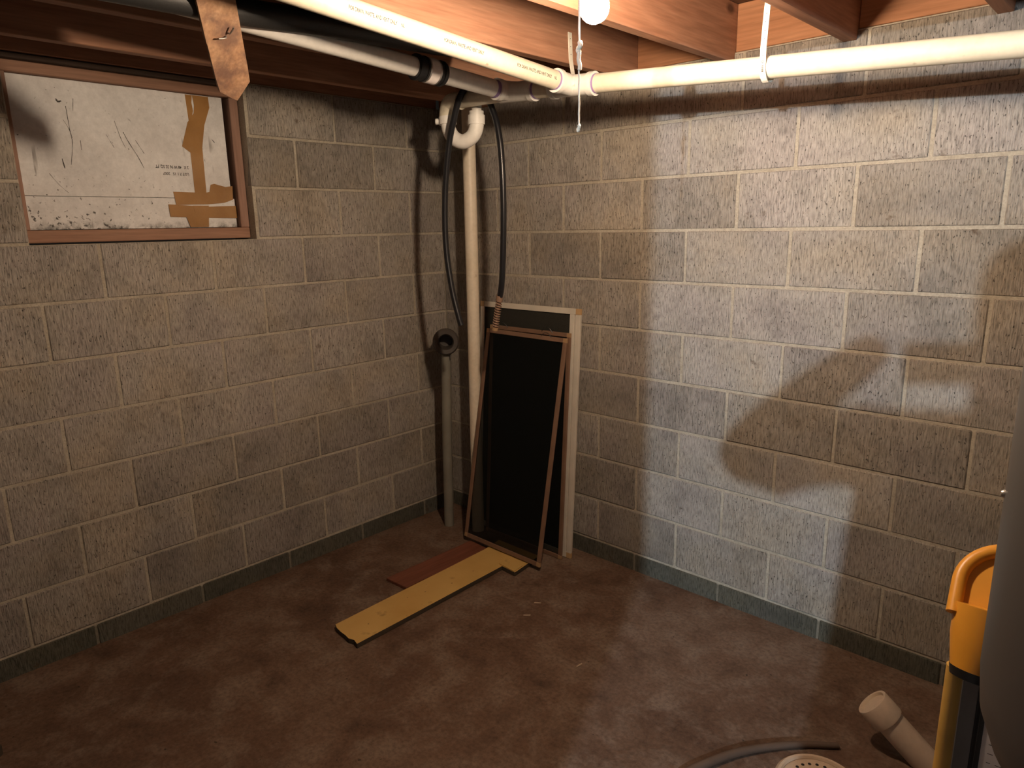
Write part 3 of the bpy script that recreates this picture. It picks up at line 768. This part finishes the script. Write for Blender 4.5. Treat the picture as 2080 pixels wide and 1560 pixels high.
chip_lab = ['pale wood sliver on the bare floor, nearest the yellow board corner', 'pale wood sliver lying just in front of the one by the yellow board corner', 'lone pale wood sliver on the floor, farthest right']
for (px, py_), lb_ in zip(((1.07, -.50), (1.10, -.60), (1.46, -.72)), chip_lab):
    a = random.uniform(0, 3)
    o = prism('wood_chip', [(-.014, -.0025), (.013, -.0035), (.016, .001), (-.012, .003)], .0006, .003, M_DEBRIS, None, Matrix.Translation((px, py_, 0)) @ Matrix.Rotation(a, 4, 'Z'))
    tag(o, lb_, 'wood chip', 'wood chips on the floor')
o = prism('wood_offcut', [(-.30, -.05), (.0, -.05), (.0, .05), (-.30, .05)], .0005, .035, M_DARKWOOD, None, Matrix.Translation((.455, -2.262, 0)) @ Matrix.Rotation(math.radians(41), 4, 'Z'), bev=.002)
tag(o, 'dark wood offcut at the lower left corner', 'wood')

# ------------------------------------------------------------------ yellow headed tool, grey tank, printed sack (right edge)
def cray(px, py, z):
    return CAM + (_d + _r2*((px-1040)/FPX) - _u2*((py-780)/FPX))*z
TZ = 1.25
tl_ = empty('long_handled_tool', (2.66, -1.16, 0)); tag(tl_, 'orange yellow plastic handle on a long pole, beside the grey tank', 'tool')
ti = Matrix.Translation(-tl_.location)
def tpart(o): o.parent = tl_; o.matrix_parent_inverse = ti; return o
Tc = cray(2052, 1248, TZ)                        # middle of the lower edge of the handle face
tn = (CAM-Tc); tn.z = 0; tn.normalize(); tn = (tn + Vector((0, 0, .95))).normalized()
tr_ = Vector((0, 0, 1)).cross(tn).normalized(); tu2 = tn.cross(tr_).normalized()
TM = Matrix(((tr_.x, tu2.x, tn.x, Tc.x), (tr_.y, tu2.y, tn.y, Tc.y), (tr_.z, tu2.z, tn.z, Tc.z), (0, 0, 0, 1)))
HWD = .088
def arch(w, y0, y1, n=18):
    return [(-w, y0)]+[(-w*math.cos(math.pi*k/n), y1+w*.98*math.sin(math.pi*k/n)) for k in range(n+1)]+[(w, y0)]
tpart(prism('handle_plate', arch(HWD-.002, -.012, .038), -.040, -.010, M_YPLASTIC, None, TM))
rim = [TM @ Vector((x, y, -.006)) for x, y in arch(HWD-.004, -.022, .040, 24)]
tpart(tube('rim', rim, .0125, M_YPLASTIC, None, 16))
s0 = cray(2004, 1236, TZ+.034); s1 = cray(1992, 1300, TZ+.03); s2_ = cray(1975, 1368, TZ+.03)
tpart(tube('shank', [s0, s1, s2_], [.052, .049, .0365], M_YPLASTIC, None, 28))
tpart(tube('dark_collar', [s2_+(s1-s2_)*.10, s2_+(s2_-s1)*.16], [.0385, .035], M_BLACK, None, 28))
pq = cray(1927, 1450, TZ+.085)
tpart(tube('pole', [(pq.x, pq.y, cray(1944, 1335, TZ+.085).z), (pq.x, pq.y, .001)], .0145, M_YPOLE, None, 20))
gq = cray(1961, 1450, TZ+.10)
perp = Vector((_r2.x, _r2.y, 0)).normalized()
bm = bmesh.new(); gz = cray(1985, 1352, TZ).z
GM = Matrix(((perp.x, -perp.y, 0, gq.x), (perp.y, perp.x, 0, gq.y), (0, 0, 1, 0), (0, 0, 0, 1)))
add_box(bm, (-.019, -.006, .001), (.016, .006, gz), .002); bmesh.ops.transform(bm, matrix=GM, verts=bm.verts)
tpart(fin(bm, 'grey_bar', M_GREYBAR))
bm = bmesh.new(); add_box(bm, (.0165, -.006, .001), (.026, .012, gz-.01), .002); bmesh.ops.transform(bm, matrix=GM, verts=bm.verts)
tpart(fin(bm, 'black_edge', M_BLACK))
tk = empty('steel_tank', (2.93, -1.28, 0)); tag(tk, 'dark grey steel tank with a rounded bottom at the right edge', 'tank')
ki = Matrix.Translation(-tk.location)
TKC = Vector((2.913, -1.262, 0)); TR = .235
prof = [(0, .66), (.06, .664), (.12, .682), (.175, .715), (.210, .757), (.229, .81), (TR, .87), (TR, 1.50), (.225, 1.56), (.19, 1.62), (.12, 1.66), (0, 1.675)]
o = lathe('shell', prof, M_TANK, None, Matrix.Translation(TKC), 64); o.parent = tk; o.matrix_parent_inverse = ki
for a in (20, 95, 320):
    t = math.radians(a); p = TKC+Vector((.17*math.cos(t), .17*math.sin(t), 0))
    o = tube('leg', [p+Vector((0, 0, .001)), p+Vector((0, 0, .74))], .016, M_TANK, None, 14); o.parent = tk; o.matrix_parent_inverse = ki
sp = cray(2067, 1018, 1.0)
dirr = Vector((sp.x-TKC.x, sp.y-TKC.y, 0)).normalized(); sp = TKC+dirr*TR; sp.z = cray(2067, 1018, .98).z
o = lathe('bolt_head', [(0, .005), (.004, .0045), (.006, .002), (.0062, -.002), (0, -.002)], M_STEEL, None, axis_mtx(sp, dirr), 18); o.parent = tk; o.matrix_parent_inverse = ki
# printed carton standing on the floor behind the tank
sk = empty('printed_carton', (2.72, -1.0, 0)); tag(sk, 'white printed carton tucked behind the grey tank', 'carton')
si = Matrix.Translation(-sk.location)
q0 = cray(1978, 1470, 1.42); 
sx_, sy_ = q0.x+.005, q0.y
fdir = Vector((CAM.x-sx_, CAM.y-sy_, 0)).normalized(); sdir = Vector((-fdir.y, fdir.x, 0))
SM = Matrix(((sdir.x, fdir.x, 0, sx_), (sdir.y, fdir.y, 0, sy_), (0, 0, 1, 0), (0, 0, 0, 1)))
sgn = 1 if sdir.dot(perp) > 0 else -1
bm = bmesh.new(); add_box(bm, (min(0, sgn*.30), -.20, .001), (max(0, sgn*.30), 0, .66), .004); bmesh.ops.transform(bm, matrix=SM, verts=bm.verts)
o = fin(bm, 'carton_body', M_PAPER); o.parent = sk; o.matrix_parent_inverse = si
bm = bmesh.new(); add_box(bm, (min(-sgn*.004, sgn*.012), -.0, .001), (max(-sgn*.004, sgn*.012), .0015, .662)); bmesh.ops.transform(bm, matrix=SM, verts=bm.verts)
o = fin(bm, 'black_edge_strip', M_BLACK); o.parent = sk; o.matrix_parent_inverse = si
for k in range(16):
    z = .62-.021*k
    def fn(tx, ty, z=z): return SM @ Vector((sgn*(.024+tx), .0010, z+ty))
    o = text_on('printed_line', ['- -- --- -- - --- --', '--- - -- ---- - --', '-- --- - -- -- ---', '- ---- -- - --- -'][k % 4], .011, fn, M_INK, None, fit=.19-.02*(k % 3)); o.parent = sk; o.matrix_parent_inverse = si

# ------------------------------------------------------------------ next room lamp and the photographer (behind the camera)
nl = empty('ceiling_bulb', NEXT); tag(nl, 'cool white bulb lighting the next room', 'light bulb')
o = lathe('glass', [(0, -.024), (.008, -.0226), (.017, -.017), (.022, -.007), (.0232, .003), (.0205, .014), (.016, .028), (.0135, .06)], M_NEXT, None, None, 24); o.parent = nl
o = lathe('socket', [(.0145, .0605), (.022, .061), (.024, .12), (.05, .15), (.05, JB-NEXT.z), (0, JB-NEXT.z)], M_PORC, None, None, 24); o.parent = nl

def skin_body(name, verts, edges, radii, m, root_i=0, sub=2):
    me = bpy.data.meshes.new(name); me.from_pydata([Vector(v) for v in verts], edges, []); me.update()
    o = mesh_obj(name, me, m)
    md = o.modifiers.new('skin', 'SKIN'); md.use_smooth_shade = True
    ly = me.skin_vertices[0] if me.skin_vertices else None
    if ly is None:
        bm = bmesh.new(); bm.from_mesh(me); bm.verts.layers.skin.verify(); bm.to_mesh(me); bm.free(); ly = me.skin_vertices[0]
    for i, r in enumerate(radii):
        ly.data[i].radius = r if hasattr(r, '__len__') else (r, r); ly.data[i].use_root = (i == root_i)
    s = o.modifiers.new('sub', 'SUBSURF'); s.levels = sub; s.render_levels = sub
    return o
PY = -2.78; PX = 2.97
V = [(PX, PY, 1.00), (PX, PY, 1.18), (PX+.01, PY, 1.37), (PX+.03, PY+.005, 1.50), (PX+.045, PY+.02, 1.60), (PX+.045, PY+.035, 1.70), (PX+.045, PY+.03, 1.78),
     (PX-.17, PY, 1.43), (2.555, PY+.03, 1.335), (2.66, PY+.13, 1.46), (2.765, PY+.235, 1.57),
     (PX+.21, PY, 1.43), (PX+.33, PY+.03, 1.25), (PX+.12, PY+.17, 1.43), (2.915, PY+.245, 1.54),
     (PX-.13, PY, .90), (PX-.155, PY+.03, .50), (PX-.165, PY-.01, .09), (PX-.17, PY+.13, .035),
     (PX+.11, PY, .90), (PX+.125, PY+.03, .50), (PX+.135, PY-.01, .09), (PX+.14, PY+.13, .035)]
ED = [(0, 1), (1, 2), (2, 3), (3, 4), (4, 5), (5, 6), (2, 7), (7, 8), (8, 9), (9, 10), (2, 11), (11, 12), (12, 13), (13, 14), (0, 15), (15, 16), (16, 17), (17, 18), (0, 19), (19, 20), (20, 21), (21, 22)]
RA = [(.19, .13), (.18, .125), (.17, .125), .062, .080, .095, .068, .078, .062, .050, .032, .068, .050, .042, .030, .095, .068, .045, .035, .095, .068, .045, .035]
pe = skin_body('person', V, ED, RA, M_CLOTH)
tag(pe, 'person in dark clothes standing behind the view, holding up a phone', 'person')
ph = bmesh.new(); add_box(ph, (-.075, -.037, -.0045), (.075, .037, .0045), .003)
pm_ = Matrix(((_r2.x, _u2.x, -_d.x, 0), (_r2.y, _u2.y, -_d.y, 0), (_r2.z, _u2.z, -_d.z, 0), (0, 0, 0, 1)))
bmesh.ops.transform(ph, matrix=Matrix.Translation(CAM-_d*.012+_r2*.03-_u2*.012) @ pm_, verts=ph.verts)
tag(fin(ph, 'phone', M_BLACK), 'black phone held up in both hands', 'phone')
